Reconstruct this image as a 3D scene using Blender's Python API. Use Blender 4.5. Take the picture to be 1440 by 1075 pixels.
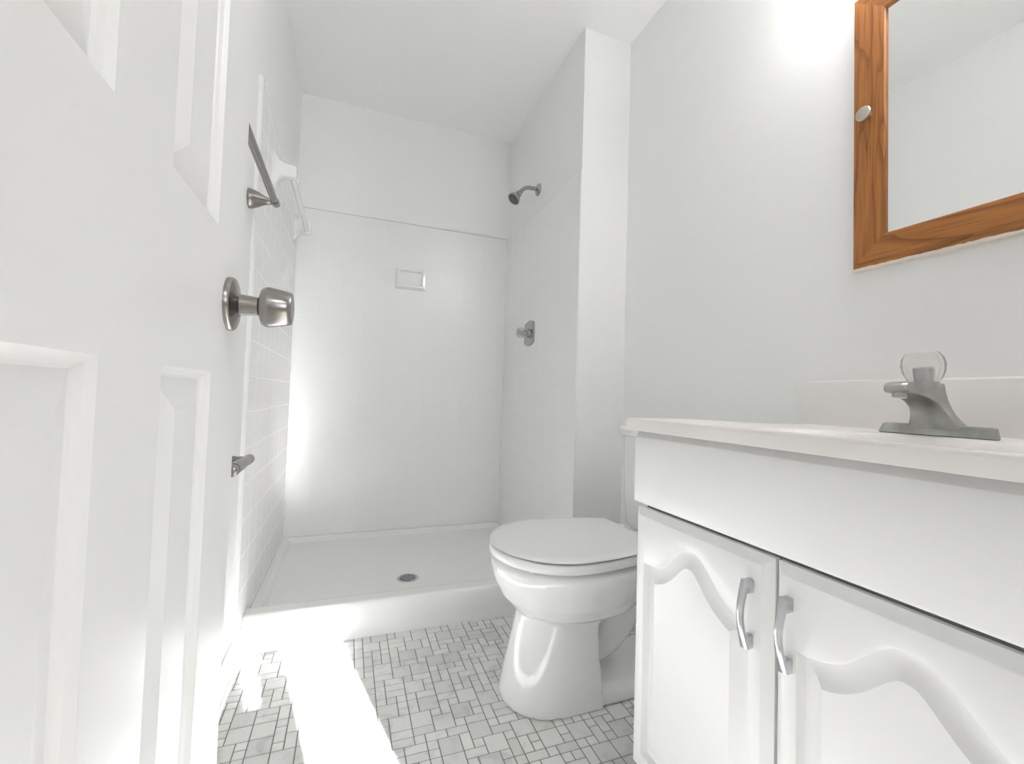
import bpy, bmesh, math, random
from mathutils import Vector, Matrix

# ------------------------------------------------------------------ scene, camera, light, exposure
for o in list(bpy.data.objects):
    bpy.data.objects.remove(o, do_unlink=True)
SC = bpy.context.scene
COL = SC.collection
random.seed(7)
PI = math.pi
H = 0.825                       # camera height

F_PX, YAW, PITCH, ROLL = 617.664, 0.353809, 0.0330035, 0.0302661
cy_, sy_ = math.cos(YAW), math.sin(YAW)
cp_, sp_ = math.cos(PITCH), math.sin(PITCH)
cr_, sr_ = math.cos(ROLL), math.sin(ROLL)
A_ = Matrix(((cy_, -sy_, 0), (sy_, cy_, 0), (0, 0, 1)))
B_ = Matrix(((1, 0, 0), (0, 0, -1), (0, 1, 0)))
P_ = Matrix(((1, 0, 0), (0, cp_, sp_), (0, -sp_, cp_)))
Q_ = Matrix(((cr_, -sr_, 0), (sr_, cr_, 0), (0, 0, 1)))
M_ = Q_ @ P_ @ B_ @ A_
cam_d = bpy.data.cameras.new('camera')
cam_d.sensor_fit = 'HORIZONTAL'
cam_d.sensor_width = 36.0
cam_d.lens = F_PX / 1440.0 * 36.0
cam_d.clip_start = 0.01
cam = bpy.data.objects.new('camera', cam_d)
COL.objects.link(cam)
R_ = Matrix((M_[0], -M_[1], -M_[2])).transposed()
cam.matrix_world = Matrix.Translation((0, 0, H)) @ R_.to_4x4()
SC.camera = cam

world = bpy.data.worlds.new('sky')
SC.world = world
world.use_nodes = True
bg = world.node_tree.nodes['Background']
bg.inputs[0].default_value = (0.93, 0.97, 1.0, 1)
bg.inputs[1].default_value = 1.0

def lamp(name, kind, loc, energy, direction=None, color=(1, 1, 1), **kw):
    d = bpy.data.lights.new(name, kind)
    d.energy = energy
    d.color = color
    for k, v in kw.items():
        setattr(d, k, v)
    o = bpy.data.objects.new(name, d)
    COL.objects.link(o)
    o.location = loc
    if direction is not None:
        o.rotation_euler = Vector(direction).to_track_quat('-Z', 'Y').to_euler()
    return o

SUN_E = math.radians(23)
lamp('sun', 'SUN', (1.2, -5, 3), 43.0, (-0.225 * math.cos(SUN_E), 0.974 * math.cos(SUN_E), -math.sin(SUN_E)), (1, 0.995, 0.985), angle=0.004)
lamp('bedroom_window_fill', 'AREA', (0.98, -3.30, 1.55), 25.0, (0, 1, 0), (0.95, 0.98, 1.0), shape='RECTANGLE', size=0.40, size_y=1.2)  # added unseen area lamp outside the window opening, extra fill
lamp('bedroom_fill', 'AREA', (0.3, -1.4, 2.33), 7.0, (0, 0, -1), (1, 1, 1), shape='DISK', size=0.5)  # added unseen lamp that brightens the bedroom behind the doorway
LAMP_STRENGTH = 20.0            # the globes of the vanity light

vs = SC.view_settings
vs.view_transform = 'Standard'
vs.look = 'None'
vs.gamma = 1.0
vs.use_curve_mapping = False
vs.exposure = 0.55
SC.cycles.blur_glossy = 0.1
SC.cycles.sample_clamp_indirect = 300.0
SC.cycles.diffuse_bounces = 8
SC.cycles.max_bounces = 14
SC.cycles.transmission_bounces = 10

# ------------------------------------------------------------------ materials
def mat(name, color, rough=0.5, metal=0.0, spec=0.5, ior=None, trans=0.0, coat=0.0, coat_rough=0.05):
    m = bpy.data.materials.new(name)
    m.use_nodes = True
    b = m.node_tree.nodes['Principled BSDF']
    b.inputs['Base Color'].default_value = (*color, 1)
    b.inputs['Roughness'].default_value = rough
    b.inputs['Metallic'].default_value = metal
    b.inputs['Specular IOR Level'].default_value = spec
    b.inputs['Transmission Weight'].default_value = trans
    b.inputs['Coat Weight'].default_value = coat
    b.inputs['Coat Roughness'].default_value = coat_rough
    if ior:
        b.inputs['IOR'].default_value = ior
    return m

def nodes(m):
    return m.node_tree.nodes, m.node_tree.links, m.node_tree.nodes['Principled BSDF']

def add_bump(m, scale, strength, dist=0.001, detail=4, stretch=(1, 1, 1)):
    N, L, b = nodes(m)
    tc = N.new('ShaderNodeNewGeometry')
    mp = N.new('ShaderNodeMapping')
    mp.inputs['Scale'].default_value = stretch
    L.new(tc.outputs['Position'], mp.inputs['Vector'])
    nz = N.new('ShaderNodeTexNoise')
    nz.inputs['Scale'].default_value = scale
    nz.inputs['Detail'].default_value = detail
    L.new(mp.outputs[0], nz.inputs['Vector'])
    bp = N.new('ShaderNodeBump')
    bp.inputs['Strength'].default_value = strength
    bp.inputs['Distance'].default_value = dist
    L.new(nz.outputs[0], bp.inputs['Height'])
    L.new(bp.outputs[0], b.inputs['Normal'])

def add_mottle(m, c1, c2, scale, lo=0.35, hi=0.65, detail=5, stretch=(1, 1, 1), distortion=0.0, obj_space=False):
    N, L, b = nodes(m)
    if obj_space:
        tc = N.new('ShaderNodeTexCoord')
        src = tc.outputs['Object']
    else:
        tc = N.new('ShaderNodeNewGeometry')
        src = tc.outputs['Position']
    mp = N.new('ShaderNodeMapping')
    mp.inputs['Scale'].default_value = stretch
    L.new(src, mp.inputs['Vector'])
    nz = N.new('ShaderNodeTexNoise')
    nz.inputs['Scale'].default_value = scale
    nz.inputs['Detail'].default_value = detail
    nz.inputs['Distortion'].default_value = distortion
    L.new(mp.outputs[0], nz.inputs['Vector'])
    cr = N.new('ShaderNodeValToRGB')
    cr.color_ramp.elements[0].position = lo
    cr.color_ramp.elements[1].position = hi
    cr.color_ramp.elements[0].color = (*c1, 1)
    cr.color_ramp.elements[1].color = (*c2, 1)
    L.new(nz.outputs[0], cr.inputs[0])
    L.new(cr.outputs[0], b.inputs['Base Color'])

M = {}
M['paint'] = mat('wall_paint', (0.85, 0.852, 0.85), 0.55)
add_bump(M['paint'], 90, 0.08, 0.0006)
M['ceiling'] = mat('ceiling_paint', (0.91, 0.911, 0.908), 0.7)
M['trim'] = mat('trim_paint', (0.84, 0.84, 0.83), 0.35)
M['door'] = mat('door_paint', (0.825, 0.828, 0.83), 0.33)
add_bump(M['door'], 60, 0.12, 0.0006, 3, (6, 6, 0.5))
M['cab'] = mat('cabinet_thermofoil', (0.855, 0.858, 0.86), 0.30)
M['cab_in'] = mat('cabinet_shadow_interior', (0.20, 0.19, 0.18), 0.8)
M['tile'] = mat('white_wall_tile', (0.85, 0.853, 0.852), 0.26)
M['grout'] = mat('white_grout', (0.80, 0.803, 0.802), 0.30)
M['porcelain'] = mat('white_porcelain', (0.835, 0.838, 0.838), 0.06, coat=0.3)
M['pan'] = mat('white_acrylic_pan', (0.795, 0.80, 0.795), 0.22)
M['seat'] = mat('white_toilet_seat', (0.77, 0.775, 0.77), 0.22)
M['marble'] = mat('cultured_marble', (0.825, 0.800, 0.785), 0.30)
M['counter'] = M['marble']
M['nickel'] = mat('brushed_nickel', (0.32, 0.30, 0.285), 0.26, 1.0)
M['chrome'] = mat('worn_chrome', (0.44, 0.44, 0.425), 0.24, 1.0)
M['satin'] = mat('satin_chrome_pull', (0.60, 0.61, 0.63), 0.20, 1.0)
M['dull'] = mat('tarnished_chrome', (0.42, 0.43, 0.42), 0.30, 1.0)
add_mottle(M['dull'], (0.36, 0.36, 0.345), (0.50, 0.515, 0.51), 22)
M['dark'] = mat('black_gap', (0.012, 0.012, 0.012), 0.8)
M['rubber'] = mat('grey_nozzle_face', (0.10, 0.10, 0.10), 0.45)
M['mirror'] = mat('mirror_glass', (0.90, 0.91, 0.905), 0.012, 1.0)
M['acrylic'] = mat('clear_acrylic', (0.96, 0.945, 0.935), 0.08, ior=1.42, trans=0.84)
M['grey_insert'] = mat('grey_insert', (0.45, 0.45, 0.47), 0.5)
M['caulk'] = mat('cracked_caulk', (0.78, 0.70, 0.62), 0.8)
M['oak'] = mat('honey_oak', (0.36, 0.135, 0.03), 0.38, coat=0.05, coat_rough=0.25)
M['globe'] = mat('lit_frosted_globe', (0.9, 0.9, 0.9), 0.4)
_b = M['globe'].node_tree.nodes['Principled BSDF']
_b.inputs['Emission Color'].default_value = (1, 0.995, 0.985, 1)
_b.inputs['Emission Strength'].default_value = LAMP_STRENGTH
M['carpet'] = mat('beige_carpet', (0.62, 0.58, 0.52), 0.95)

def oak_nodes(m, axis):
    """cathedral oak grain running along one axis (object coordinates)"""
    N, L, b = nodes(m)
    tc = N.new('ShaderNodeTexCoord')
    mp = N.new('ShaderNodeMapping')
    sc = [9, 9, 9]
    sc[axis] = 0.9
    mp.inputs['Scale'].default_value = sc
    L.new(tc.outputs['Object'], mp.inputs['Vector'])
    nz = N.new('ShaderNodeTexNoise')
    nz.inputs['Scale'].default_value = 1.2
    nz.inputs['Detail'].default_value = 2
    nz.inputs['Distortion'].default_value = 0.6
    L.new(mp.outputs[0], nz.inputs['Vector'])
    mu = N.new('ShaderNodeMath'); mu.operation = 'MULTIPLY'; mu.inputs[1].default_value = 9.0
    L.new(nz.outputs[0], mu.inputs[0])
    fr = N.new('ShaderNodeMath'); fr.operation = 'FRACT'
    L.new(mu.outputs[0], fr.inputs[0])
    cr = N.new('ShaderNodeValToRGB')
    e = cr.color_ramp.elements
    e[0].position = 0.0; e[0].color = (0.235, 0.077, 0.012, 1)
    e[1].position = 1.0; e[1].color = (0.37, 0.137, 0.028, 1)
    k = cr.color_ramp.elements.new(0.35); k.color = (0.42, 0.160, 0.034, 1)
    L.new(fr.outputs[0], cr.inputs[0])
    mp2 = N.new('ShaderNodeMapping')
    sc2 = [260, 260, 260]
    sc2[axis] = 9
    mp2.inputs['Scale'].default_value = sc2
    L.new(tc.outputs['Object'], mp2.inputs['Vector'])
    n2 = N.new('ShaderNodeTexNoise'); n2.inputs['Scale'].default_value = 1.0; n2.inputs['Detail'].default_value = 3
    L.new(mp2.outputs[0], n2.inputs['Vector'])
    c2 = N.new('ShaderNodeValToRGB')
    c2.color_ramp.elements[0].position = 0.32; c2.color_ramp.elements[0].color = (0.55, 0.5, 0.45, 1)
    c2.color_ramp.elements[1].position = 0.5; c2.color_ramp.elements[1].color = (1, 1, 1, 1)
    L.new(n2.outputs[0], c2.inputs[0])
    mx = N.new('ShaderNodeMix'); mx.data_type = 'RGBA'; mx.blend_type = 'MULTIPLY'; mx.inputs[0].default_value = 0.7
    L.new(cr.outputs[0], mx.inputs[6]); L.new(c2.outputs[0], mx.inputs[7])
    L.new(mx.outputs[2], b.inputs['Base Color'])
M['oak_v'] = M['oak']
oak_nodes(M['oak_v'], 2)
M['oak_h'] = mat('honey_oak_rail', (0.36, 0.135, 0.03), 0.38, coat=0.05, coat_rough=0.25)
oak_nodes(M['oak_h'], 1)

def floor_tile_mat():
    m = mat('honed_marble_mosaic', (0.6, 0.6, 0.6), 0.35)
    N, L, b = nodes(m)
    at = N.new('ShaderNodeAttribute'); at.attribute_name = 'tint'
    g = N.new('ShaderNodeNewGeometry')
    nz = N.new('ShaderNodeTexNoise'); nz.inputs['Scale'].default_value = 14; nz.inputs['Detail'].default_value = 6
    nz.inputs['Distortion'].default_value = 1.4
    L.new(g.outputs['Position'], nz.inputs['Vector'])
    cr = N.new('ShaderNodeValToRGB')
    cr.color_ramp.elements[0].position = 0.30; cr.color_ramp.elements[0].color = (0.60, 0.60, 0.60, 1)
    cr.color_ramp.elements[1].position = 0.48; cr.color_ramp.elements[1].color = (0.75, 0.75, 0.74, 1)
    L.new(nz.outputs[0], cr.inputs[0])
    mx = N.new('ShaderNodeMix'); mx.data_type = 'RGBA'; mx.blend_type = 'MULTIPLY'; mx.inputs[0].default_value = 1.0
    L.new(cr.outputs[0], mx.inputs[6]); L.new(at.outputs['Color'], mx.inputs[7])
    L.new(mx.outputs[2], b.inputs['Base Color'])
    return m
M['mosaic'] = floor_tile_mat()
M['floor_grout'] = mat('grey_floor_grout', (0.24, 0.24, 0.235), 0.85)

# ------------------------------------------------------------------ mesh helpers
def finish(name, bm, mats, parent=None, smooth=True, angle=35, normals=True):
    if normals:
        bmesh.ops.recalc_face_normals(bm, faces=bm.faces[:])
    me = bpy.data.meshes.new(name)
    bm.to_mesh(me)
    bm.free()
    if not isinstance(mats, (list, tuple)):
        mats = [mats]
    for m in mats:
        me.materials.append(m)
    if smooth:
        me.shade_smooth()
        me.set_sharp_from_angle(angle=math.radians(angle))
    o = bpy.data.objects.new(name, me)
    COL.objects.link(o)
    if parent is not None:
        o.parent = parent
        o.matrix_parent_inverse = parent.matrix_world.inverted()
    return o

def thing(name, loc, label, cat, group=None):
    o = bpy.data.objects.new(name, None)
    o.empty_display_size = 0.05
    COL.objects.link(o)
    o.location = loc
    o['label'] = label
    o['category'] = cat
    if group:
        o['group'] = group
    bpy.context.view_layer.update()
    return o

def tag(o, label, cat, group=None):
    o['label'] = label
    o['category'] = cat
    if group:
        o['group'] = group
    return o

def struct(o):
    o['kind'] = 'structure'
    return o

def box(bm, x0, x1, y0, y1, z0, z1, bevel=0.0, seg=2, mi=0):
    t = bmesh.new()
    bmesh.ops.create_cube(t, size=1)
    for v in t.verts:
        v.co = Vector((x0 + (v.co.x + .5) * (x1 - x0), y0 + (v.co.y + .5) * (y1 - y0), z0 + (v.co.z + .5) * (z1 - z0)))
    if bevel > 0:
        bmesh.ops.bevel(t, geom=t.edges[:], offset=bevel, segments=seg, profile=0.5, affect='EDGES')
    merge(bm, t, mi)

def merge(bm, t, mi=0):
    bmesh.ops.recalc_face_normals(t, faces=t.faces[:])
    vm = {v: bm.verts.new(v.co) for v in t.verts}
    for f in t.faces:
        try:
            nf = bm.faces.new([vm[v] for v in f.verts])
            nf.material_index = mi
        except ValueError:
            pass
    t.free()

def loft(bm, loops, close=True, cap0=True, cap1=True, mi=0):
    t = bmesh.new()
    rows = [[t.verts.new(p) for p in lp] for lp in loops]
    n = len(rows[0])
    for a, b in zip(rows, rows[1:]):
        for i in range(n if close else n - 1):
            j = (i + 1) % n
            t.faces.new((a[i], a[j], b[j], b[i]))
    if cap0:
        t.faces.new(list(reversed(rows[0])))
    if cap1:
        t.faces.new(rows[-1])
    merge(bm, t, mi)

def frame_of(d):
    d = Vector(d).normalized()
    u = d.orthogonal().normalized() if abs(d.z) > 0.99 else d.cross(Vector((0, 0, 1))).normalized()
    return d, u, d.cross(u)

def lathe(bm, origin, axis, prof, seg=32, mi=0, cap0=True, cap1=True, lobes=0, amp=0.0):
    """prof: (distance along axis, radius)"""
    d, u, w = frame_of(axis)
    o = Vector(origin)
    loops = []
    for t, r in prof:
        lp = []
        for k in range(seg):
            a = 2 * PI * k / seg
            rr = r * (1 + amp * math.cos(lobes * a)) if lobes else r
            lp.append(o + d * t + (u * math.cos(a) + w * math.sin(a)) * rr)
        loops.append(lp)
    loft(bm, loops, True, cap0, cap1, mi)

def tube(bm, pts, r, seg=16, mi=0):
    pts = [Vector(p) for p in pts]
    rs = r if isinstance(r, (list, tuple)) else [r] * len(pts)
    loops = []
    u = None
    for i, p in enumerate(pts):
        d = (pts[min(i + 1, len(pts) - 1)] - pts[max(i - 1, 0)]).normalized()
        if u is None:
            _, u, _ = frame_of(d)
        u = (u - d * u.dot(d)).normalized()
        w = d.cross(u)
        loops.append([p + (u * math.cos(2 * PI * k / seg) + w * math.sin(2 * PI * k / seg)) * rs[i] for k in range(seg)])
    loft(bm, loops, True, True, True, mi)

def sphere(bm, c, r, mi=0, sc=(1, 1, 1), u=24, v=16):
    t = bmesh.new()
    bmesh.ops.create_uvsphere(t, u_segments=u, v_segments=v, radius=r)
    for q in t.verts:
        q.co = Vector((q.co.x * sc[0], q.co.y * sc[1], q.co.z * sc[2])) + Vector(c)
    merge(bm, t, mi)

def rrect(w, h, r, n=5):
    """rounded rectangle outline, centred"""
    pts = []
    for cx, cy, a0 in ((w - r, h - r, 0), (-w + r, h - r, 90), (-w + r, -h + r, 180), (w - r, -h + r, 270)):
        for k in range(n + 1):
            a = math.radians(a0 + 90 * k / n)
            pts.append((cx + r * math.cos(a), cy + r * math.sin(a)))
    return pts

def bez(p0, p1, p2, p3, n=12):
    P = [Vector(p) for p in (p0, p1, p2, p3)]
    out = []
    for i in range(n + 1):
        t = i / n
        out.append(P[0] * (1 - t) ** 3 + P[1] * 3 * t * (1 - t) ** 2 + P[2] * 3 * t * t * (1 - t) + P[3] * t ** 3)
    return out

# ------------------------------------------------------------------ room dimensions (metres)
XL, XR = -0.293, 1.097          # left and right walls
XS = 0.866                      # tiled right wall of the shower
YW = 1.595                      # wing wall face
YB = 2.508                      # shower back wall (tile face)
ZC = 2.385                      # ceiling
ZT = 1.780                      # top of the shower tile
YF = 0.085                      # door wall, inner face
TT = 0.006                      # tile thickness
TP = 0.1105                     # tile pitch

def tile_field(bm, origin, du, dv, dn, u0, u1, v0, v1, uoff, voff, skip=()):
    """white square tiles with pillowed edges on a grout bed; material 1 = tile, 2 = grout"""
    o, du, dv, dn = Vector(origin), Vector(du), Vector(dv), Vector(dn)
    q = [o + du * a + dv * b - dn * 0.0003 for a, b in ((u0, v0), (u1, v0), (u1, v1), (u0, v1))]
    f = bm.faces.new([bm.verts.new(p) for p in q]); f.material_index = 2
    g, e, d = 0.0009, 0.0010, 0.0003
    iu0, iu1 = math.floor((u0 - uoff) / TP), math.ceil((u1 - uoff) / TP)
    iv0, iv1 = math.floor((v0 - voff) / TP), math.ceil((v1 - voff) / TP)
    for i in range(iu0, iu1):
        for j in range(iv0, iv1):
            a0, a1 = max(u0, uoff + i * TP) + g, min(u1, uoff + (i + 1) * TP) - g
            b0, b1 = max(v0, voff + j * TP) + g, min(v1, voff + (j + 1) * TP) - g
            if a1 - a0 < 0.006 or b1 - b0 < 0.006:
                continue
            cu, cv = (a0 + a1) / 2, (b0 + b1) / 2
            if any(s[0] < cu < s[1] and s[2] < cv < s[3] for s in skip):
                continue
            t1, t2 = random.uniform(-1, 1) * 0.0004, random.uniform(-1, 1) * 0.0004
            out = [o + du * a + dv * b - dn * d for a, b in ((a0, b0), (a1, b0), (a1, b1), (a0, b1))]
            inn = [o + du * a + dv * b + dn * ((a - cu) * t1 + (b - cv) * t2) for a, b in ((a0 + e, b0 + e), (a1 - e, b0 + e), (a1 - e, b1 - e), (a0 + e, b1 - e))]
            vo = [bm.verts.new(p) for p in out]; vi = [bm.verts.new(p) for p in inn]
            bm.faces.new(vi).material_index = 1
            for k in range(4):
                l = (k + 1) % 4
                bm.faces.new((vo[k], vo[l], vi[l], vi[k])).material_index = 1

def edge_strip(bm, x0, x1, y0, y1, z0, z1, mi=1):
    box(bm, x0, x1, y0, y1, z0, z1, 0.002, 2, mi)

M['seam_strip'] = mat('grey_seam_strip', (0.50, 0.495, 0.48), 0.8)  # thin grey strip along the top edge of the tile
WM = [M['paint'], M['tile'], M['grout'], M['seam_strip']]
# ---- back wall of the shower: painted above, tiled below, with a hole for the soap dish
DISH = (0.217, 0.382, 1.408, 1.527)
bm = bmesh.new()
for x0, x1, z0, z1 in ((XL - .12, XR + .12, ZT, ZC + .02), (XL - .12, DISH[0] + .01, 0, ZT), (DISH[1] - .01, XR + .12, 0, ZT),
                       (DISH[0] + .01, DISH[1] - .01, 0, DISH[2] + .01), (DISH[0] + .01, DISH[1] - .01, DISH[3] - .01, ZT)):
    box(bm, x0, x1, YB + TT, YB + .12, z0, z1)
tile_field(bm, (0, YB, 0), (1, 0, 0), (0, 0, 1), (0, -1, 0), XL + TT, XS, 0.0, ZT - 0.004, 0.382 - 8 * TP, DISH[3] - 12 * TP,
           skip=((DISH[0] - .003, DISH[1] + .003, DISH[2] - .004, DISH[3] + .003),))
box(bm, XL + TT, XS, YB + 0.0005, YB + TT + .004, ZT - 0.006, ZT, 0.0015, 2, 1)
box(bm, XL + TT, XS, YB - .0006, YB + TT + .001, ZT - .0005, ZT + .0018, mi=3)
struct(finish('wall_back', bm, WM, angle=4, normals=False))
# ---- left wall: tiled inside the shower
bm = bmesh.new()
box(bm, XL - .12, XL, YF - .12, YB + .12, 0, ZC + .02)
tile_field(bm, (XL + TT, 0, 0), (0, 1, 0), (0, 0, 1), (1, 0, 0), 1.520, YB, 0.0, ZT - 0.004, YB - 12 * TP + 0.02, DISH[3] - 12 * TP)
box(bm, XL - .001, XL + TT - .0005, 1.52, YB, ZT - 0.006, ZT, 0.0015, 2, 1)
struct(finish('wall_left', bm, WM, angle=4, normals=False))
# ---- right wall of the shower
bm = bmesh.new()
box(bm, XS + TT, XR + .12, YW, YB + .12, 0, ZC + .02)
tile_field(bm, (XS, 0, 0), (0, 1, 0), (0, 0, 1), (-1, 0, 0), YW + .0, YB, 0.0, ZT - 0.004, YB - 9 * TP, DISH[3] - 12 * TP)
box(bm, XS + .0005, XS + TT + .001, YW, YB, ZT - 0.006, ZT, 0.0015, 2, 1)
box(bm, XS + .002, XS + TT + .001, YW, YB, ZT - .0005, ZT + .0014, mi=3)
box(bm, XS, XS + TT + .001, YW - .004, YW + .004, 0.0, ZT, 0.002, 2, 1)
struct(finish('wall_shower', bm, WM, angle=4, normals=False))
# ---- right wall, door wall, ceiling
bm = bmesh.new()
box(bm, XR, XR + .12, YF - .12, YW, 0, ZC + .02)
struct(finish('wall_right', bm, M['paint']))
DX0, DX1, DZ = -0.152, 0.472, 2.045
bm = bmesh.new()
box(bm, XL - .0, DX0 - .018, YF - .12, YF, 0, ZC + .02)
box(bm, DX1 + .018, XR, YF - .12, YF, 0, ZC + .02)
box(bm, DX0 - .018, DX1 + .018, YF - .12, YF, DZ + .018, ZC + .02)
struct(finish('wall_front', bm, M['paint']))
bm = bmesh.new()
box(bm, DX0 - .018, DX0, YF - .12, YF, 0, DZ + .018)
box(bm, DX1, DX1 + .018, YF - .12, YF, 0, DZ + .018)
box(bm, DX0, DX1, YF - .12, YF, DZ, DZ + .018)
box(bm, DX1, DX1 + .012, YF - .055, YF - .045, 0, DZ)
struct(finish('trim_2', bm, M['trim']))
bm = bmesh.new()
box(bm, XL - .12, XR + .12, YF - .12, YB + .12, ZC, ZC + .1)
struct(finish('ceiling', bm, M['ceiling']))

# ---- floor: small stone mosaic of one and two inch pieces
bm = bmesh.new()
U = 0.0262
fx0, fx1, fy0, fy1 = XL, XR, YF - .12, 1.62
nx, ny = int(math.ceil((fx1 - fx0) / U)), int(math.ceil((fy1 - fy0) / U))
box(bm, XL - .05, XR + .05, YF - .12, YB + .1, -0.06, -0.0016, mi=1)
tint = bm.verts.layers.float_color.new('tint')
occ = [[False] * ny for _ in range(nx)]
cells = []
def fits(i, j, w, h):
    return i + w <= nx and j + h <= ny and not any(occ[a][b] for a in range(i, i + w) for b in range(j, j + h))
def put(i, j, w, h):
    for a in range(i, i + w):
        for b in range(j, j + h):
            occ[a][b] = True
    cells.append((i, j, w, h))
spots = [(i, j) for i in range(nx) for j in range(ny)]
random.shuffle(spots)
for i, j in spots[:int(len(spots) * 0.20)]:   # two inch squares first, then fill round them
    if fits(i, j, 2, 2):
        put(i, j, 2, 2)
for turn in range(2):
    random.shuffle(spots)
    for i, j in spots:
        if occ[i][j]:
            continue
        w, h = random.choice(((2, 1), (1, 2)))
        if turn == 0 and random.random() < .80 and fits(i, j, w, h):
            put(i, j, w, h)
        elif turn == 0 and fits(i, j, h, w):
            put(i, j, h, w)
        else:
            put(i, j, 1, 1)
for i, j, w, h in cells:
    g, e = 0.0013, 0.0010
    x0, x1 = fx0 + i * U + g, min(fx0 + (i + w) * U, fx1) - g
    y0, y1 = fy0 + j * U + g, min(fy0 + (j + h) * U, fy1) - g
    if x1 - x0 < .003 or y1 - y0 < .003:
        continue
    k = random.choice((0.90, 0.95, 1.0, 1.0, 1.03)) * (0.95 if w * h == 4 else 1.0) + random.uniform(-.02, .02)
    vo = [bm.verts.new(p) for p in ((x0, y0, -.0016), (x1, y0, -.0016), (x1, y1, -.0016), (x0, y1, -.0016))]
    vi = [bm.verts.new(p) for p in ((x0 + e, y0 + e, 0), (x1 - e, y0 + e, 0), (x1 - e, y1 - e, 0), (x0 + e, y1 - e, 0))]
    for v in vo + vi:
        v[tint] = (k, k, k * 0.995, 1)
    bm.faces.new(vi)
    for a in range(4):
        b = (a + 1) % 4
        bm.faces.new((vo[a], vo[b], vi[b], vi[a]))
struct(finish('floor', bm, [M['mosaic'], M['floor_grout']], smooth=False, normals=False))

# ---- trims: bullnose strip where the left wall's tile ends, baseboard with shoe moulding
bm = bmesh.new()
loft(bm, [[(XL + a, 1.492 + b, z) for a, b in ((0, 0), (0.006, 0.001), (0.0105, 0.006), (0.0115, 0.014), (0.0105, 0.022), (0.0065, 0.028), (0, 0.029))] for z in (0.0, ZT - 0.012, ZT - 0.003)])
struct(finish('trim_1', bm, M['tile']))
bm = bmesh.new()
prof = [(0, 0), (0.022, 0), (0.022, 0.008), (0.019, 0.015), (0.0125, 0.018), (0.0125, 0.074), (0.010, 0.083), (0.004, 0.088), (0, 0.088)]
loft(bm, [[(XL + a, y, b) for a, b in prof] for y in (YF + .002, 1.490)])
struct(finish('baseboard_left', bm, M['trim']))
bm = bmesh.new()
loft(bm, [[(x, YW - a, b) for a, b in prof] for x in (XS + .004, XR - .001)])
struct(finish('baseboard_wing', bm, M['trim']))
bm = bmesh.new()
loft(bm, [[(XR - a, y, b) for a, b in prof] for y in (0.775, YW - .024)])
struct(finish('baseboard_right', bm, M['trim']))

# ---- the bedroom behind the camera, its added window slit cut to shape the sun patch
BX0, BX1, BY = -1.9, 2.5, -3.2
bm = bmesh.new(); box(bm, BX0, BX1, BY - .1, YF - .12, -0.06, 0); struct(finish('floor_bedroom', bm, M['carpet']))
bm = bmesh.new(); box(bm, BX0 - .1, BX1 + .1, BY - .1, YF - .12, ZC, ZC + .1); struct(finish('ceiling_bedroom', bm, M['ceiling']))
bm = bmesh.new(); box(bm, BX0 - .1, BX0, BY - .1, YF - .12, 0, ZC); struct(finish('wall_bedroom_left', bm, M['paint']))
bm = bmesh.new(); box(bm, BX1, BX1 + .1, BY - .1, YF - .12, 0, ZC); struct(finish('wall_bedroom_right', bm, M['paint']))
bm = bmesh.new()
box(bm, BX0, XL, YF - .12, YF - .02, 0, ZC)
box(bm, XR, BX1, YF - .12, YF - .02, 0, ZC)
struct(finish('wall_bedroom_front', bm, M['paint']))
WX0, WX1, WZ0, WZ1 = 0.828, 1.129, 0.95, 2.19
bm = bmesh.new()
box(bm, BX0, WX0, BY - .1, BY, 0, ZC); box(bm, WX1, BX1, BY - .1, BY, 0, ZC)
box(bm, WX0, WX1, BY - .1, BY, 0, WZ0); box(bm, WX0, WX1, BY - .1, BY, WZ1, ZC)
struct(finish('wall_rear', bm, M['paint']))
bm = bmesh.new()                        # unseen bar and panel, added to block sun and shape its patch
box(bm, 0.872, 0.945, BY - .07, BY - .03, WZ0, WZ1)
box(bm, WX0, 0.872, BY - .07, BY - .03, WZ0, 1.985)
struct(finish('sun_blocker_1', bm, M['trim']))

# ------------------------------------------------------------------ the open six-panel door
DFX, DBX = -0.148, -0.183
DY0, DY1, DZ0, DZ1 = 0.092, 0.704, 0.012, 2.035
ycols = [(0.207, 0.350), (0.445, 0.589)]
zrows = [(0.215, 0.845), (1.010, 1.625), (1.735, 1.915)]
def panel_door(bm, x, sgn):
    ys = sorted({DY0, DY1, *[a for c in ycols for a in c]})
    zs = sorted({DZ0, DZ1, *[a for c in zrows for a in c]})
    for y0, y1 in zip(ys, ys[1:]):
        for z0, z1 in zip(zs, zs[1:]):
            if (y0, y1) in ycols and (z0, z1) in zrows:
                # moulding: ogee down to a groove, then a wide bevel up to the raised field
                prof = [(0, 0), (.002, -.0004), (.0045, -.0030), (.0070, -.0050), (.0090, -.0085), (.0115, -.0105), (.0400, -.0022), (.0415, -.0015)]
                prev = None
                for off, dep in prof:
                    lp = [bm.verts.new((x + sgn * dep, a, b)) for a, b in ((y0 + off, z0 + off), (y1 - off, z0 + off), (y1 - off, z1 - off), (y0 + off, z1 - off))]
                    if prev:
                        for k in range(4):
                            l = (k + 1) % 4
                            bm.faces.new((prev[k], prev[l], lp[l], lp[k]))
                    prev = lp
                bm.faces.new(prev)
            else:
                bm.faces.new([bm.verts.new((x, a, b)) for a, b in ((y0, z0), (y1, z0), (y1, z1), (y0, z1))])
bm = bmesh.new()
panel_door(bm, DFX, 1)
panel_door(bm, DBX, -1)
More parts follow.
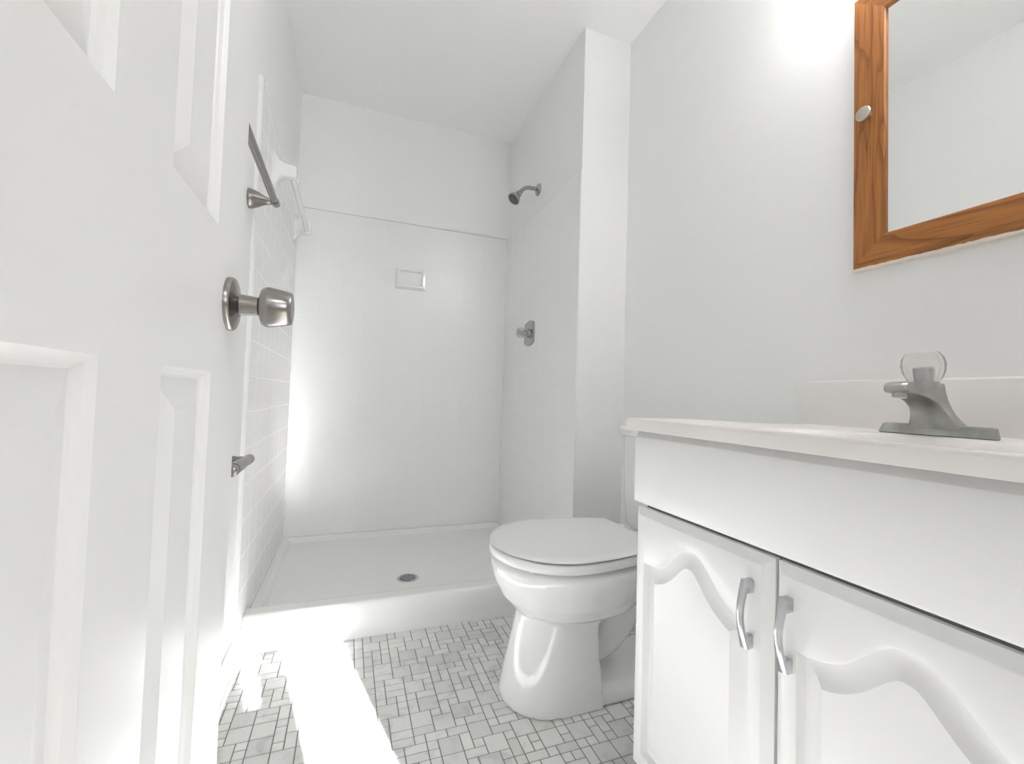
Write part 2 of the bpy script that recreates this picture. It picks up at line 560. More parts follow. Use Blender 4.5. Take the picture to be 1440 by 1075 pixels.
for q in (((DFX, DY0, DZ0), (DBX, DY0, DZ0), (DBX, DY0, DZ1), (DFX, DY0, DZ1)), ((DFX, DY1, DZ0), (DBX, DY1, DZ0), (DBX, DY1, DZ1), (DFX, DY1, DZ1)),
          ((DFX, DY0, DZ0), (DBX, DY0, DZ0), (DBX, DY1, DZ0), (DFX, DY1, DZ0)), ((DFX, DY0, DZ1), (DBX, DY0, DZ1), (DBX, DY1, DZ1), (DFX, DY1, DZ1))):
    bm.faces.new([bm.verts.new(p) for p in q])
bmesh.ops.remove_doubles(bm, verts=bm.verts[:], dist=1e-5)
door = struct(finish('door_1', bm, M['door'], angle=18))
KY, KZ = 0.648, 0.932
bm = bmesh.new()
lathe(bm, (DFX, KY, KZ), (1, 0, 0), [(0, .034), (.004, .034), (.0065, .0325), (.008, .029), (.0105, .0175), (.013, .0135), (.0335, .0115), (.035, .0115)], 40)
rose = finish('rosette', bm, M['nickel'], door)
bm = bmesh.new()
lathe(bm, (DFX + .0335, KY, KZ), (1, 0, 0), [(0, .009), (.0015, .0175), (.004, .0235), (.008, .0258), (.013, .0262), (.034, .0222), (.0375, .0212), (.039, .0200), (.0395, .017), (.0392, .006), (.0392, .0)][:-1], 40)
finish('knob', bm, M['nickel'], door)
bm = bmesh.new()
lathe(bm, (DFX + .033, KY, KZ), (1, 0, 0), [(0, .0122), (.003, .0122)], 24)
finish('knob_collar', bm, M['dark'], door)
bm = bmesh.new()
lathe(bm, (DBX, KY, KZ), (-1, 0, 0), [(0, .034), (.004, .034), (.008, .029), (.013, .0135), (.030, .0115), (.033, .0235), (.040, .0262), (.062, .0222), (.066, .020)], 32)
finish('knob', bm, M['nickel'], door)

# ------------------------------------------------------------------ shower pan and drain
PX0, PX1, PY0, PY1 = XL + TT + .001, XS - .001, 1.575, YB - .001
pan = thing('shower_pan', ((PX0 + PX1) / 2, (PY0 + PY1) / 2, 0), 'white shower pan with a raised front curb, filling the tiled alcove', 'shower pan')
DRX, DRY = 0.262, 1.905
def pan_z(x, y):
    r = math.hypot(x - DRX, y - DRY)
    return 0.046 + 0.014 * min(1, r / 0.6)
bm = bmesh.new()
def sm(t):
    t = max(0, min(1, t)); return t * t * (3 - 2 * t)
def axis_samples(a, b, dense0, dense1, step):
    xs = []
    x = a
    while x < b - 1e-6:
        xs.append(x)
        x += 0.004 if (x - a < dense0 or b - x < dense1) else step
    xs.append(b)
    return xs
gx = axis_samples(PX0, PX1, .07, .07, .03)
gy = axis_samples(PY0 + .030, PY1, .09, .07, .03)
def pan_top(x, y):
    z = pan_z(x, y)
    rim = 0.078                                      # ledge against the three walls
    for d, wd in ((x - PX0, .022), (PX1 - x, .022), (PY1 - y, .022)):
        z = max(z, z + (rim - z) * (1 - sm((d - wd) / .030)))
    d = y - (PY0 + .030)                             # curb
    z = max(z, z + (0.106 - z) * (1 - sm((d - .058) / .030)))
    if d < .012:
        z -= 0.010 * (1 - math.sqrt(max(0, 1 - (1 - d / .012) ** 2)))
    return z
rows = [[bm.verts.new((x, y, pan_top(x, y))) for x in gx] for y in gy]
for a, b in zip(rows, rows[1:]):
    for i in range(len(gx) - 1):
        bm.faces.new((a[i], a[i + 1], b[i + 1], b[i]))
# curb front face, slightly raked, with a small foot flange
front = rows[0]
prev = front
for yy, zz in ((PY0 + .024, .085), (PY0 + .012, .040), (PY0 + .006, .014), (PY0 + .001, .006), (PY0, .0)):
    cur = [bm.verts.new((x, yy, zz)) for x in gx]
    for i in range(len(gx) - 1):
        bm.faces.new((prev[i], prev[i + 1], cur[i + 1], cur[i]))
    prev = cur
for side in (0, -1):
    col = [r[side] for r in rows]
    base = [bm.verts.new((c.co.x, c.co.y, 0.0)) for c in col]
    for i in range(len(col) - 1):
        bm.faces.new((col[i], col[i + 1], base[i + 1], base[i]))
finish('basin', bm, M['pan'], pan, angle=60)
bm = bmesh.new()
lathe(bm, (DRX, DRY, pan_z(DRX, DRY) - .004), (0, 0, 1), [(0, .045), (.0055, .045), (.007, .042), (.0075, .036), (.0065, .033), (.0065, .0)][:-1], 40)
dr = finish('drain_ring', bm, M['satin'], pan)
bm = bmesh.new()
lathe(bm, (DRX, DRY, pan_z(DRX, DRY) + .0022), (0, 0, 1), [(0, .033), (.0012, .033)], 36)
finish('drain_well', bm, M['dark'], pan)
bm = bmesh.new()
zz = pan_z(DRX, DRY) + .0034
for k in range(-4, 5):
    hw = math.sqrt(max(0, .032 ** 2 - (k * .0072) ** 2))
    box(bm, DRX - hw, DRX + hw, DRY + k * .0072 - .0014, DRY + k * .0072 + .0014, zz, zz + .0014)
    box(bm, DRX + k * .0072 - .0014, DRX + k * .0072 + .0014, DRY - hw, DRY + hw, zz, zz + .0014)
finish('drain_grate', bm, M['satin'], pan)

# ------------------------------------------------------------------ soap dish recessed in the back wall
bm = bmesh.new()
x0, x1, z0, z1 = DISH
cx, cz = (x0 + x1) / 2, (z0 + z1) / 2
w, h = (x1 - x0) / 2, (z1 - z0) / 2
def dl(dw, dh, y, r, dz=0):
    return [(cx + a, y, cz + dz + b) for a, b in rrect(dw, dh, r)]
loft(bm, [dl(w, h, YB + .002, .006), dl(w, h, YB - .006, .006), dl(w - .004, h - .004, YB - .011, .006), dl(w - .014, h - .014, YB - .012, .006),
          dl(w - .022, h - .022, YB - .006, .007, .003), dl(w - .026, h - .030, YB + .060, .008, .006), dl(w - .034, h - .040, YB + .085, .008, .008)], True, False, True)
t = bmesh.new()
box(t, x0 + .012, x1 - .012, YB - .020, YB - .008, z0 + .006, z0 + .024, .006, 3)
merge(bm, t)
tag(finish('soap_dish', bm, M['porcelain']), 'white ceramic soap dish set into the tiled back wall of the shower', 'soap dish')

# ------------------------------------------------------------------ shower head and valve on the right shower wall
sh = thing('showerhead', (XS, 2.05, 1.892), 'chrome shower head on a bent arm high on the shower wall', 'shower head')
SX = XS + TT
bm = bmesh.new()
lathe(bm, (SX, 2.05, 1.892), (-1, 0, 0), [(0, .031), (.003, .031), (.008, .028), (.013, .020), (.016, .0125), (.017, .0108)], 32)
finish('flange', bm, M['chrome'], sh)
arm = [Vector((SX - .004, 2.05, 1.892)), Vector((SX - .03, 2.05, 1.893))] + bez((SX - .045, 2.05, 1.893), (SX - .075, 2.05, 1.893), (SX - .088, 2.05, 1.878), (SX - .105, 2.05, 1.855), 8)
bm = bmesh.new(); tube(bm, arm, .0100, 16)
finish('arm', bm, M['chrome'], sh)
hd = Vector((-0.62, -0.12, -0.78)).normalized()
hp = Vector((SX - .100, 2.05, 1.862))
bm = bmesh.new()
lathe(bm, hp, hd, [(0, .0115), (.006, .0135), (.014, .0135), (.016, .0165), (.020, .0165), (.023, .0135), (.028, .014), (.036, .021), (.047, .029), (.056, .0325), (.062, .0325), (.0635, .0300)], 32)
finish('head', bm, M['chrome'], sh)
bm = bmesh.new()
lathe(bm, hp + hd * .0634, hd, [(0, .0295), (.0012, .0295), (.0016, .022), (.0004, .019), (.0004, .011), (.0018, .009), (.0020, .003)], 32)
finish('spray_face', bm, M['rubber'], sh)

vv = thing('shower_valve', (XS, 2.10, 1.155), 'chrome shower valve plate with a clear round knob', 'shower valve')
bm = bmesh.new()
def plate_outline(s):
    pts = []
    for k in range(9):                     # top arc
        a = -1 + 2 * k / 8
        pts.append((a * .062 * s, (.066 - .014 * a * a) * s))
    for k in range(1, 8):
        b = 1 - 2 * k / 8
        pts.append(((.062 + .003 * (1 - b * b)) * s, b * .052 * s))
    for k in range(9):
        a = 1 - 2 * k / 8
        pts.append((a * .062 * s, -(.066 - .014 * a * a) * s))
    for k in range(1, 8):
        b = -1 + 2 * k / 8
        pts.append((-(.062 + .003 * (1 - b * b)) * s, b * .052 * s))
    return pts
loft(bm, [[(XS - d, 2.10 + a, 1.155 + b) for a, b in plate_outline(s)] for d, s in ((-.002, 1), (.004, 1), (.007, .96), (.008, .90), (.006, .84), (.0065, .60))])
finish('valve_plate', bm, M['chrome'], vv)
bm = bmesh.new()
lathe(bm, (XS - .006, 2.10, 1.155), (-1, 0, 0), [(0, .024), (.012, .022), (.016, .016), (.028, .014)], 28)
finish('stem', bm, M['chrome'], vv)
bm = bmesh.new()
lathe(bm, (XS - .032, 2.10, 1.155), (-1, 0, 0), [(0, .014), (.003, .021), (.010, .026), (.026, .026), (.034, .023), (.037, .017)], 36, lobes=12, amp=.03)
finish('knob', bm, M['acrylic'], vv)
bm = bmesh.new()
lathe(bm, (XS - .034, 2.10, 1.155), (-1, 0, 0), [(0, .010), (.028, .010)], 20)
finish('knob_core', bm, M['chrome'], vv)

# ------------------------------------------------------------------ bars on the left wall
def nickel_post(y, z, xw, reach, name, parent):
    bm = bmesh.new()
    lathe(bm, (xw, y, z), (1, 0, 0), [(0, .0285), (.004, .0285), (.012, .0260), (.024, .0215), (.036, .0155), (.046, .0108), (reach - .014, .0088), (reach - .008, .0088)], 32)
    lathe(bm, (xw + reach - .002, y - .013, z), (0, 1, 0), [(0, .0115), (.024, .0115), (.028, .0095), (.029, .004)], 24)
    finish(name, bm, M['nickel'], parent)
tb = thing('towel_bar', (XL, 1.12, 1.372), 'brushed nickel towel bar with cone posts, partly behind the door', 'towel bar')
nickel_post(1.435, 1.372, XL, .070, 'post', tb)
nickel_post(0.825, 1.372, XL, .070, 'post', tb)
bm = bmesh.new(); tube(bm, [(XL + .068, 0.815, 1.372), (XL + .068, 1.430, 1.372)], .0094, 20)
finish('bar', bm, M['nickel'], tb)

def ceramic_post(y, z, parent):
    bm = bmesh.new()
    x = XL + TT
    secs = [(0, .040, .062, .010), (.004, .040, .062, .012), (.009, .034, .050, .014), (.018, .027, .034, .012), (.030, .023, .025, .010), (.046, .021, .022, .008), (.066, .0205, .0215, .008), (.073, .018, .019, .008), (.076, .012, .013, .006)]
    loft(bm, [[(x + d, y + a, z + b + dzz) for a, b in rrect(w_, h_, r_)] for (d, w_, h_, r_), dzz in zip(secs, (-.004, -.004, -.003, -.001, 0, 0, 0, 0, 0))])
    finish('post', bm, M['porcelain'], parent)
cb = thing('ceramic_towel_bar', (XL, 2.09, 1.600), 'white ceramic towel bar high on the tiled left wall of the shower', 'towel bar')
ceramic_post(1.785, 1.625, cb)
ceramic_post(2.395, 1.625, cb)
bm = bmesh.new()
tube(bm, [(XL + TT + .058, 1.795, 1.616), (XL + TT + .058, 2.388, 1.616)], .0105, 20)
finish('bar', bm, M['porcelain'], cb)

tp = thing('toilet_paper_holder', (XL, 1.16, 0.650), 'small brushed nickel toilet paper holder on the left wall, empty', 'toilet paper holder')
for yy in (1.085, 1.245):
    bm = bmesh.new()
    lathe(bm, (XL, yy, .650), (1, 0, 0), [(0, .0235), (.003, .0235), (.010, .0175), (.024, .0105), (.045, .0078), (.060, .0085)], 28)
    lathe(bm, (XL + .066, yy - .014, .650), (0, 1, 0), [(0, .009), (.002, .0125), (.026, .0125), (.028, .010)], 24)
    finish('post', bm, M['nickel'], tp)
bm = bmesh.new()
lathe(bm, (XL + .066, 1.096, .650), (0, 1, 0), [(0, .0135), (.060, .0135), (.061, .0118), (.138, .0118)], 24)
finish('roller', bm, M['nickel'], tp)

# ------------------------------------------------------------------ toilet
TY = 1.152
toi = thing('toilet', (0.75, TY, 0), 'white two-piece toilet with its lid closed, beside the vanity', 'toilet')
def egg(xf, xb, hw, z, n=40, k=0.5, back=0.8, p=2.0, yc=TY):
    """egg outline: round front at xf (towards the room), squarer back at xb; widest at fraction k"""
    xm = xf + (xb - xf) * k
    pts = []
    for i in range(n):
        a = 2 * PI * i / n
        c, s = math.cos(a), math.sin(a)
        e = 2.0 / p
        if c < 0:
            x = xm + (xm - xf) * c
            y = hw * s
        else:
            x = xm + (xb - xm) * (abs(c) ** (back))
            y = hw * (abs(s) ** back) * (1 if s >= 0 else -1)
        pts.append((x, yc + y, z))
    return pts
bm = bmesh.new()
# bowl
loft(bm, [egg(.52, .74, .075, .205, k=.5), egg(.485, .78, .105, .222, k=.5), egg(.447, .82, .137, .246, k=.48), egg(.418, .84, .160, .280, k=.46), egg(.398, .85, .176, .320, k=.45),
          egg(.389, .85, .183, .350, k=.45), egg(.387, .85, .184, .368, k=.45), egg(.391, .848, .180, .377, k=.45), egg(.41, .84, .165, .381, k=.45)])
# shelf that carries the tank
loft(bm, [[(.92 + a, TY + b, z) for a, b in rrect(w_, h_, .035)] for w_, h_, z in ((.10, .085, .27), (.135, .105, .31), (.145, .115, .35), (.146, .116, .380), (.14, .11, .386))])
# front column, U-shaped in plan with a flat back
def ucol(xf, xb, hw, z, n=24):
    pts = []
    R = hw
    for i in range(n + 1):
        a = PI / 2 + PI * i / n
        pts.append((xf + R + (R * 1.0) * math.cos(a), TY + hw * math.sin(a), z))
    pts.append((xb, TY - hw, z)); pts.append((xb, TY + hw, z))
    return pts
loft(bm, [ucol(.420, .668, .1235, 0.0), ucol(.420, .668, .1235, .012), ucol(.430, .667, .119, .06), ucol(.444, .665, .112, .12), ucol(.460, .663, .106, .19), ucol(.468, .662, .103, .225), ucol(.474, .66, .100, .255)])
# low foot running back to the wall
loft(bm, [[(.80 + a, TY + b, z) for a, b in rrect(w_, h_, .04)] for w_, h_, z in ((.22, .115, 0.0), (.22, .115, .030), (.205, .100, .042), (.19, .085, .046))])
# trapway: rises behind the column, over and down
tr = [Vector((.62, TY, .13)), Vector((.70, TY, .12)), Vector((.76, TY, .16)), Vector((.80, TY, .225)), Vector((.86, TY, .255)), Vector((.92, TY, .22)), Vector((.945, TY, .14)), Vector((.95, TY, .04))]
tt = []
for a, b in zip(tr, tr[1:]):
    tt += [a.lerp(b, t / 4) for t in range(4)]
tt.append(tr[-1])
for _ in range(3):
    tt = [tt[0]] + [(tt[i - 1] + tt[i] * 2 + tt[i + 1]) / 4 for i in range(1, len(tt) - 1)] + [tt[-1]]
tube(bm, tt, .068, 20)
bowl = finish('bowl', bm, M['porcelain'], toi, smooth=True, angle=180)
rm = bowl.modifiers.new('remesh', 'REMESH'); rm.mode = 'VOXEL'; rm.voxel_size = 0.0055; rm.use_smooth_shade = True
smo = bowl.modifiers.new('smooth', 'SMOOTH'); smo.factor = 0.6; smo.iterations = 6
# seat ring and lid
def seat_outline(off, z, xb=.835, n=48):
    pts = []
    xf, xm, hw, hb = .384 + off, .575, .191 - off, .150 - off
    for i in range(n + 1):                 # front half ellipse, +y side round to -y side
        a = PI / 2 + PI * i / n
        pts.append((xm + (xm - xf) * math.cos(a), TY + hw * math.sin(a), z))
    for i in range(1, 13):                 # near side, narrowing
        t = i / 12
        pts.append((xm + (xb - off - xm) * t, TY - (hw + (hb - hw) * (t * t * (1.6 - .6 * t))), z))
    for i in range(12, 0, -1):
        t = i / 12
        pts.append((xm + (xb - off - xm) * t, TY + (hw + (hb - hw) * (t * t * (1.6 - .6 * t))), z))
    return pts
bm = bmesh.new()
loft(bm, [seat_outline(.012, .3880), seat_outline(.003, .3888), seat_outline(0, .392), seat_outline(0, .408), seat_outline(.0015, .4112), seat_outline(.006, .4124), seat_outline(.020, .4126), seat_outline(.024, .4060)])
finish('seat', bm, M['seat'], toi, angle=60)
bm = bmesh.new()
loft(bm, [seat_outline(.010, .4168), seat_outline(.002, .4172), seat_outline(.000, .4190), seat_outline(.001, .4220), seat_outline(.004, .4242), seat_outline(.011, .4258), seat_outline(.03, .4270), seat_outline(.08, .4281), seat_outline(.13, .4287)])
finish('lid', bm, M['seat'], toi, angle=60)
for s in (-1, 1):
    bm = bmesh.new()
    box(bm, .826, .856, TY + s * .075 - .016, TY + s * .075 + .016, .382, .420, .005, 3)
    finish('hinge', bm, M['seat'], toi)
for q in ((.455, TY - .12, .3925), (.455, TY + .12, .3925)):
    bm = bmesh.new()
    box(bm, q[0] - .012, q[0] + .012, q[1] - .006, q[1] + .006, .382, .3890, .002, 2)
    finish('bumper', bm, M['seat'], toi)
bm = bmesh.new()
loft(bm, [[(.998 + a - dx, TY + b, z) for a, b in rrect(w_, h_, .035, 6)] for w_, h_, z, dx in ((.075, .155, .386, .0), (.085, .167, .40, .0), (.089, .172, .50, .002), (.091, .1755, .700, .004))])
finish('tank', bm, M['porcelain'], toi)
bm = bmesh.new()
loft(bm, [[(.994 + a, TY + b, z) for a, b in rrect(w_, h_, .032, 6)] for w_, h_, z in ((.094, .178, .7005), (.100, .183, .704), (.102, .186, .712), (.102, .186, .726), (.098, .182, .733), (.090, .174, .736))])
finish('tank_lid', bm, M['porcelain'], toi)

# ------------------------------------------------------------------ vanity cabinet
VX, VY0, VY1 = 0.553, 0.137, 0.757
van = thing('vanity_cabinet', (0.82, 0.447, 0), 'white bathroom vanity cabinet with two arched-panel doors', 'vanity')
CX = VX + .020
bm = bmesh.new()
box(bm, CX, XR - .003, VY1 - .016, VY1, .090, .7635)
box(bm, CX, XR - .003, VY0, VY0 + .016, .090, .7635)
box(bm, CX + .065, XR - .003, VY1 - .016, VY1, .0, .092)
box(bm, CX + .065, XR - .003, VY0, VY0 + .016, .0, .092)
box(bm, CX, XR - .003, VY0, VY1, .090, .106)
box(bm, CX + .065, CX + .080, VY0, VY1, .0, .092)
box(bm, XR - .012, XR - .003, VY0, VY1, .1, .7635)
finish('body', bm, M['cab'], van, smooth=False)
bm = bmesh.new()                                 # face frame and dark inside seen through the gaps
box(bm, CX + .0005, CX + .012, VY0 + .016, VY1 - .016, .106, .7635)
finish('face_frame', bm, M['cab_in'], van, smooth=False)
bm = bmesh.new()
loft(bm, [[(VX + a, y, z) for a, z in ((.0195, .620), (.0045, .620), (.0015, .6215), (0, .6250), (0, .7510), (.0008, .7525), (.0085, .7636), (.0195, .7636))] for y in (VY0, VY1)])
finish('apron', bm, M['cab'], van)

def arch_loop(c, half, zs, zp, zb, n=44):
    """closed outline of the panel, counter-clockwise seen from the room: arch on top"""
    pts = []
    def arch(t):                            # t = |y-c| / half
        t = min(1, abs(t))
        k = (.17, .34, .47, .60, .76, .93)
        v = (.97, .72, .43, .20, .05, .0)
        kk = (0.0,) + k + (1.0,)
        vv_ = (1.0,) + v + (0.0,)
        for a0, a1, b0, b1 in zip(kk, kk[1:], vv_, vv_[1:]):
            if t <= a1:
                return b0 + (b1 - b0) * (t - a0) / (a1 - a0)
        return 0.0
    ys = [half - 2 * half * i / n for i in range(n + 1)]
    h_ = [arch(y / half) for y in ys]
    for _ in range(4):
        h_ = [h_[0]] + [(h_[i - 1] + 2 * h_[i] + h_[i + 1]) / 4 for i in range(1, n)] + [h_[-1]]
    mx = max(h_)
    for y, v in zip(ys, h_):
        pts.append((c + y, zs + (zp - zs) * v / mx))
    m = 16
    for i in range(1, m + 1):
        pts.append((c - half, zs + (zb - zs) * i / m))
    for i in range(1, 12):
        pts.append((c - half + 2 * half * i / 12, zb))
    for i in range(0, m):
        pts.append((c + half, zb + (zs - zb) * i / m))
    return pts
def offset_loop(pts, d, c, half, n=44, m=16):
    """the same panel outline moved inwards by d: true parallel curve under the arch"""
    arch = [(y - c, z) for y, z in pts[:n + 1]]
    zb = pts[n + m][1]
    def zat(y):
        if abs(y) >= half:
            return arch[0][1]
        t = (half - y) / (2 * half) * n
        k = min(n - 1, int(t))
        return arch[k][1] + (arch[k + 1][1] - arch[k][1]) * (t - k)
    h2 = half - d
    out = []
    for i in range(n + 1):
        y = h2 - 2 * h2 * i / n
        out.append((c + y, min(zat(y + d * u / 12) - d * math.sqrt(1 - (u / 12) ** 2) for u in range(-12, 13))))
    zs = out[-1][1]
    for i in range(1, m + 1):
        out.append((c - h2, zs + (zb + d - zs) * i / m))
    for i in range(1, 12):
        out.append((c - h2 + 2 * h2 * i / 12, zb + d))
    for i in range(0, m):
        out.append((c + h2, zb + d + (zs - zb - d) * i / m))
    return out
def cab_door(y0, y1, hinge_left, handle_y):
    z0, z1 = .105, .611
    ch = .0145
    bm = bmesh.new()
    c = (y0 + y1) / 2
    half = (y1 - y0) / 2 - .033
    arch = arch_loop(c, half, .509, .573, .143)
    n = len(arch)
    # rectangle boundary matched point by point
    def rect_pts(m):
        ya, yb, za, zb = y0 + m, y1 - m, z0 + m, z1 - m
        out = []
        for i, (y, z) in enumerate(arch):
            if i <= 44:
                out.append((ya + (yb - ya) * ((y - (c - half)) / (2 * half)), zb))
            elif i <= 60:
                t = (i - 44) / 16
                out.append((ya, zb + (za - zb) * t))
            elif i <= 71:
                t = (i - 60) / 12
                out.append((ya + (yb - ya) * t, za))
            else:
                t = (i - 72) / 16
                out.append((yb, za + (zb - za) * t))
        return out
    def ring(pts, dep):
        return [bm.verts.new((VX + dep, y, z)) for y, z in pts]
    def bridge(a, b):
        for i in range(n):
            j = (i + 1) % n
            try:
                bm.faces.new((a[i], a[j], b[j], b[i]))
            except ValueError:
                pass
    r0 = ring(rect_pts(0), .0195)
    r1 = ring(rect_pts(0), .0112)
    r2 = ring(rect_pts(.002), .0096)
    r3 = ring(rect_pts(ch - .002), .0006)
    r4 = ring(rect_pts(ch), 0)
    bridge(r0, r1); bridge(r1, r2); bridge(r2, r3); bridge(r3, r4)
    bm.faces.new(r0)
    prev = ring(arch, 0)
    bridge(r4, prev)
    for off, dep in ((.0012, .0004), (.0025, .0024), (.0035, .0078), (.0060, .0110), (.0090, .0112), (.0130, .0106), (.0180, .0092), (.0230, .0070), (.0280, .0040), (.0320, .0011), (.0335, .0002)):
        lp = offset_loop(arch, off, c, half)
        cur = ring(lp, dep)
        bridge(prev, cur)
        prev = cur
    top_z_ = min(z for _, z in lp[:45])        # flat field: the part below the shoulders, then strips up to the arch
    arcv = prev[:45]
    low = [bm.verts.new((VX + dep, v.co.y, lp[60][1])) for v in arcv]
    for i in range(44):
        bm.faces.new((arcv[i], arcv[i + 1], low[i + 1], low[i]))
    d = finish('door', bm, M['cab'], van, angle=28)
    # bow pull
    bm = bmesh.new()
    hz0, hz1, w = .4775, .5725, .0050
    n2 = 22
    loops = []
    for i in range(n2 + 1):
        t = i / n2
        z = hz0 + (hz1 - hz0) * t
        s = math.sin(PI * t)
        out_ = .0125 + .0095 * s                # outer face distance from the door
        th = .0040 + .002 * (1 - s)
        ww = w * (0.95 + .25 * (1 - s))
        loops.append([(VX - out_, handle_y - ww, z), (VX - out_ - .0012, handle_y - ww * .3, z), (VX - out_ - .0012, handle_y + ww * .3, z), (VX - out_, handle_y + ww, z),
                      (VX - out_ + th, handle_y + ww, z), (VX - out_ + th, handle_y - ww, z)])
    loft(bm, loops)
    for za, zb_ in ((hz0 - .0006, hz0 + .0175), (hz1 - .0175, hz1 + .0006)):
        box(bm, VX - .0138, VX + .0002, handle_y - w * 1.12, handle_y + w * 1.12, za, zb_, .0012, 2)
    finish('handle', bm, M['satin'], d)
    return d
cab_door(.4495, VY1, True, .4795)
cab_door(VY0, .4445, False, .4200)

# ------------------------------------------------------------------ vanity top with integral bowl and backsplash
top = thing('countertop', (0.82, 0.447, 0.765), 'white and cream molded vanity top with sunken sink, on the cabinet', 'countertop')
TX0, TX1, TY0, TY1 = .540, XR - .001, .098, .773
def top_z(x, y):
    d = min(x - TX0, y - TY0, TY1 - y)
    z = .7885 - .0095 * max(sm((d - .016) / .022), sm((x - .62) / .36))
    if d < .006:
        z -= .006 - math.sqrt(max(0, .006 ** 2 - (.006 - d) ** 2))
    e = math.hypot((x - .752) / .165, (y - .447) / .215)
    if e < 1.0:
        q = 1 - e
        z -= .125 * (1 - (1 - min(1, q * 1.05)) ** 2.6) * sm(q / .16)
    return z
bm = bmesh.new()
gx = axis_samples(TX0, TX1, .045, .0, .007)
gy = axis_samples(TY0, TY1, .045, .045, .007)
gx = sorted(set(gx + [TX0 + .0015, TX0 + .003]))
gy = sorted(set(gy + [TY0 + .0015, TY1 - .0015, TY1 - .003]))
rows = [[bm.verts.new((x, y, top_z(x, y))) for x in gx] for y in gy]
for a, b in zip(rows, rows[1:]):
    for i in range(len(gx) - 1):
        bm.faces.new((a[i], a[i + 1], b[i + 1], b[i]))
zb = .7645
ring_t = rows[0] + [r[-1] for r in rows[1:]] + list(reversed(rows[-1][:-1])) + [r[0] for r in reversed(rows[1:-1])]
ring_b = [bm.verts.new((v.co.x, v.co.y, zb)) for v in ring_t]
for i in range(len(ring_t)):
    j = (i + 1) % len(ring_t)
    bm.faces.new((ring_t[i], ring_t[j], ring_b[j], ring_b[i]))
finish('sink_top', bm, M['marble'], top, angle=50)
bm = bmesh.new()
box(bm, XR - .021, XR - .0005, TY0, .806, .770, .886, .005, 3)
finish('backsplash', bm, M['marble'], top)
bm = bmesh.new()
lathe(bm, (.752, .447, top_z(.752, .447) + .0005), (0, 0, 1), [(0, .026), (.002, .026), (.003, .022), (.001, .018)], 28)
finish('sink_drain', bm, M['chrome'], top)

# ------------------------------------------------------------------ faucet
FY = 0.461
FZ = top_z(.97, FY)
fau = thing('faucet', (0.97, FY, FZ), 'tarnished chrome single-knob faucet on the vanity top', 'faucet')
bm = bmesh.new()
def prect(xf, xb, hw, z, c=.006):
    return [(xf, FY - hw + c, z), (xf, FY + hw - c, z), (xf + c, FY + hw, z), (xb - c, FY + hw, z), (xb, FY + hw - c, z), (xb, FY - hw + c, z), (xb - c, FY - hw, z), (xf + c, FY - hw, z)]
def pouter(x0, x1, hf, hb, z):
    return [(x0, FY - hf, z), (x0, FY + hf, z), (x0 + .012, FY + hf, z), (x1, FY + hb, z), (x1, FY - hb, z), (x0 + .012, FY - hf, z)]
loft(bm, [pouter(.9445, .990, .0812, .058, FZ + .0012), pouter(.945, .990, .0808, .058, FZ + .004), pouter(.950, .986, .0765, .056, FZ + .0175), pouter(.953, .983, .073, .054, FZ + .019)])
finish('base_plate', bm, M['dull'], fau, angle=25)
bm = bmesh.new()
loft(bm, [pouter(.9455, .989, .080, .057, FZ + .0002), pouter(.9455, .989, .080, .057, FZ + .0016)])
finish('gasket', bm, M['dark'], fau, smooth=False)
# body and spout: rising, narrowing and reaching forward
bm = bmesh.new()
secs = [  # z, front x, back x, half width front, half width back
    (.790, .948, .984, .0395, .0400), (.798, .946, .980, .0360, .0340), (.808, .942, .974, .0318, .0280), (.818, .936, .968, .0282, .0240), (.828, .926, .963, .0253, .0215),
    (.837, .910, .959, .0230, .0200), (.844, .889, .957, .0210, .0190), (.849, .866, .956, .0190, .0185), (.8515, .847, .955, .0175, .0182), (.855, .842, .954, .0172, .0180),
    (.862, .842, .953, .0168, .0178), (.8665, .846, .952, .0160, .0174), (.8690, .858, .950, .0150, .0165)]
loops = []
for z, xf, xb, hf, hb in secs:
    lp = [(xf, FY - hf * .55, z), (xf, FY + hf * .55, z)]
    c = .0035
    side = []
    for k in range(0, 9):
        t = k / 8
        x = xf + c + (xb - .006 - xf - c) * t
        side.append((x, hf + (hb - hf) * t))
    lp += [(xf, FY + hf - c, z)] + [(x, FY + y, z) for x, y in side] + [(xb, FY + hb - .006, z), (xb, FY - hb + .006, z)] + [(x, FY - y, z) for x, y in reversed(side)] + [(xf, FY - hf + c, z)]
    loops.append(lp)
loft(bm, loops)
finish('spout', bm, M['dull'], fau, angle=38)
bm = bmesh.new()
lathe(bm, (.859, FY, .852), (-.10, 0, -1), [(0, .0110), (.0085, .0110), (.0095, .0098)], 24)
finish('aerator', bm, M['chrome'], fau)
# raised collar and clear knob, tipped a little forward
kax = Vector((-0.12, 0.02, 1)).normalized()
kb = Vector((.925, FY, .866))
bm = bmesh.new()
lathe(bm, kb, kax, [(-.004, .0205), (.003, .0200), (.0055, .018)], 32)
finish('collar', bm, M['dull'], fau)
bm = bmesh.new()
lathe(bm, kb + kax * .0062, kax, [(0, .0190), (.004, .0235), (.016, .0285), (.029, .0300), (.040, .0280), (.0485, .0225), (.0500, .0205), (.0485, .0170), (.0470, .0080)], 48, lobes=12, amp=.018)
kn = finish('knob', bm, M['acrylic'], fau, angle=30)
bm = bmesh.new()
lathe(bm, kb + kax * .0075, kax, [(0, .0105), (.022, .0100), (.024, .0080)], 20)
finish('knob_core', bm, M['grey_insert'], fau)

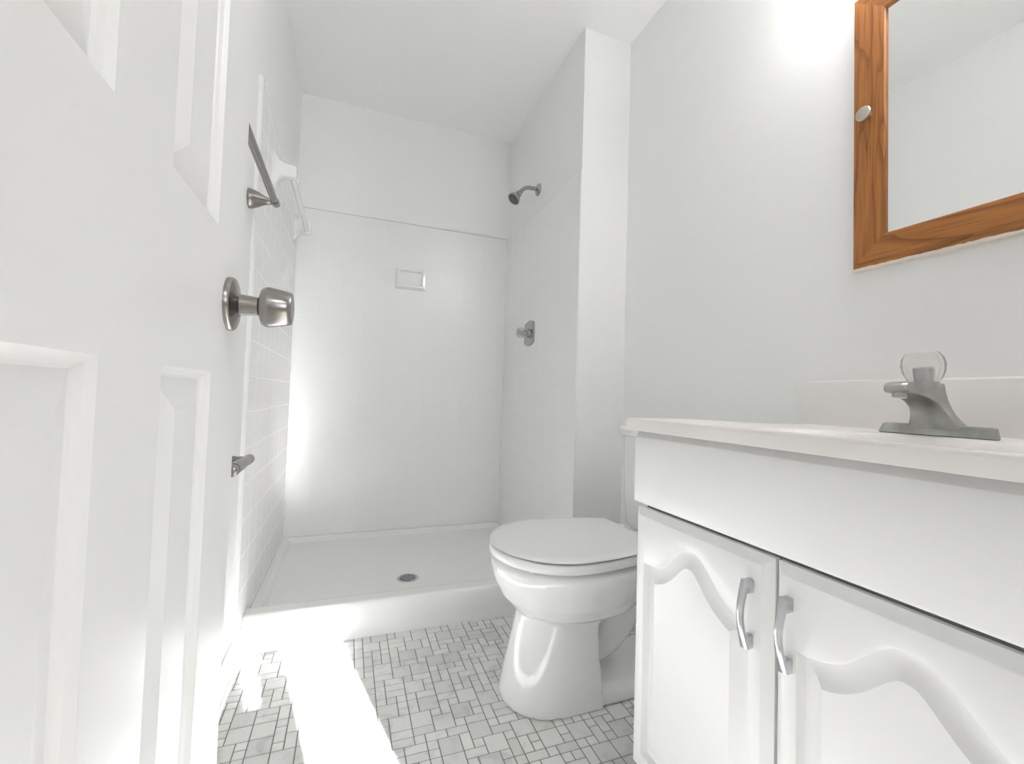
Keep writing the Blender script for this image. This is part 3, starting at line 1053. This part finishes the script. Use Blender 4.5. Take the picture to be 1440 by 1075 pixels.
# ------------------------------------------------------------------ medicine cabinet
MX = XR - .020
MY0, MY1, MZ0, MZ1 = .268, .6735, 1.140, 1.786
SW = .066
med = thing('medicine_cabinet', (XR, (MY0 + MY1) / 2, MZ0), 'honey oak framed mirror medicine cabinet on the right wall', 'medicine cabinet')
FRP = [(0, .0195), (0, .0050), (.0015, .0036), (.0110, .0030), (.0125, .0012), (.0145, 0), (SW - .005, 0), (SW - .002, .0010), (SW, .0040), (SW, .0195)]
def rail(name, a, b, inward, m):
    """mitred piece from corner a to corner b; inward = direction towards the glass"""
    a, b, w = Vector(a), Vector(b), Vector(inward)
    d = (b - a).normalized()
    bm = bmesh.new()
    loft(bm, [[(MX + dep, *(a + w * q + d * q)) for q, dep in FRP], [(MX + dep, *(b + w * q - d * q)) for q, dep in FRP]])
    return finish(name, bm, m, med, angle=20)
MZ1 = 1.779
rail('stile', (MY1, MZ0), (MY1, MZ1), (-1, 0), M['oak_v'])
rail('stile', (MY0, MZ0), (MY0, MZ1), (1, 0), M['oak_v'])
rail('rail', (MY0, MZ0), (MY1, MZ0), (0, 1), M['oak_h'])
rail('rail', (MY0, MZ1), (MY1, MZ1), (0, -1), M['oak_h'])
bm = bmesh.new()
box(bm, MX + .008, MX + .012, MY0 + SW - .003, MY1 - SW + .003, MZ0 + SW - .003, MZ1 - SW + .003)
finish('mirror', bm, M['mirror'], med, smooth=False)
bm = bmesh.new()
KP = Vector((MX, .640, 1.485))
lathe(bm, KP, (-1, 0, 0), [(0, .007), (.003, .0060), (.010, .0055), (.013, .009), (.016, .0145), (.019, .0158), (.0215, .0145), (.0232, .010), (.0238, .004)], 32)
finish('knob', bm, mat('aged_nickel_knob', (0.58, 0.54, 0.46), 0.3, 1.0), med)
bm = bmesh.new()                       # ragged line of old paint along the lower edge
pts = []
n = 60
lo, hi = [], []
for i in range(n + 1):
    y = MY0 + (MY1 - MY0) * i / n
    lo.append((y, MZ0 - .0045 + random.uniform(-.0012, .0008)))
    hi.append((y, MZ0 + .0005 + random.uniform(0, .0018)))
loft(bm, [[(x, y, z) for y, z in lo] + [(x, y, z) for y, z in reversed(hi)] for x in (MX + .003, XR - .0004)])
finish('paint_edge', bm, M['caulk'], med)

# ------------------------------------------------------------------ vanity light above the cabinet, just out of frame
vl = thing('vanity_light', (XR, .45, 1.95), 'lit three-globe vanity light above the oak medicine cabinet', 'wall lamp')
bm = bmesh.new()
box(bm, XR - .022, XR - .0005, .17, .73, 1.905, 1.995, .006, 3)
finish('back_plate', bm, M['chrome'], vl)
for yy in (.25, .45, .65):
    bm = bmesh.new()
    lathe(bm, (XR - .02, yy, 1.95), (-1, 0, 0), [(0, .026), (.040, .026), (.050, .022)], 24)
    finish('socket', bm, M['chrome'], vl)
    bm = bmesh.new()
    sphere(bm, (XR - .110, yy, 1.95), .050)
    finish('globe', bm, M['globe'], vl)
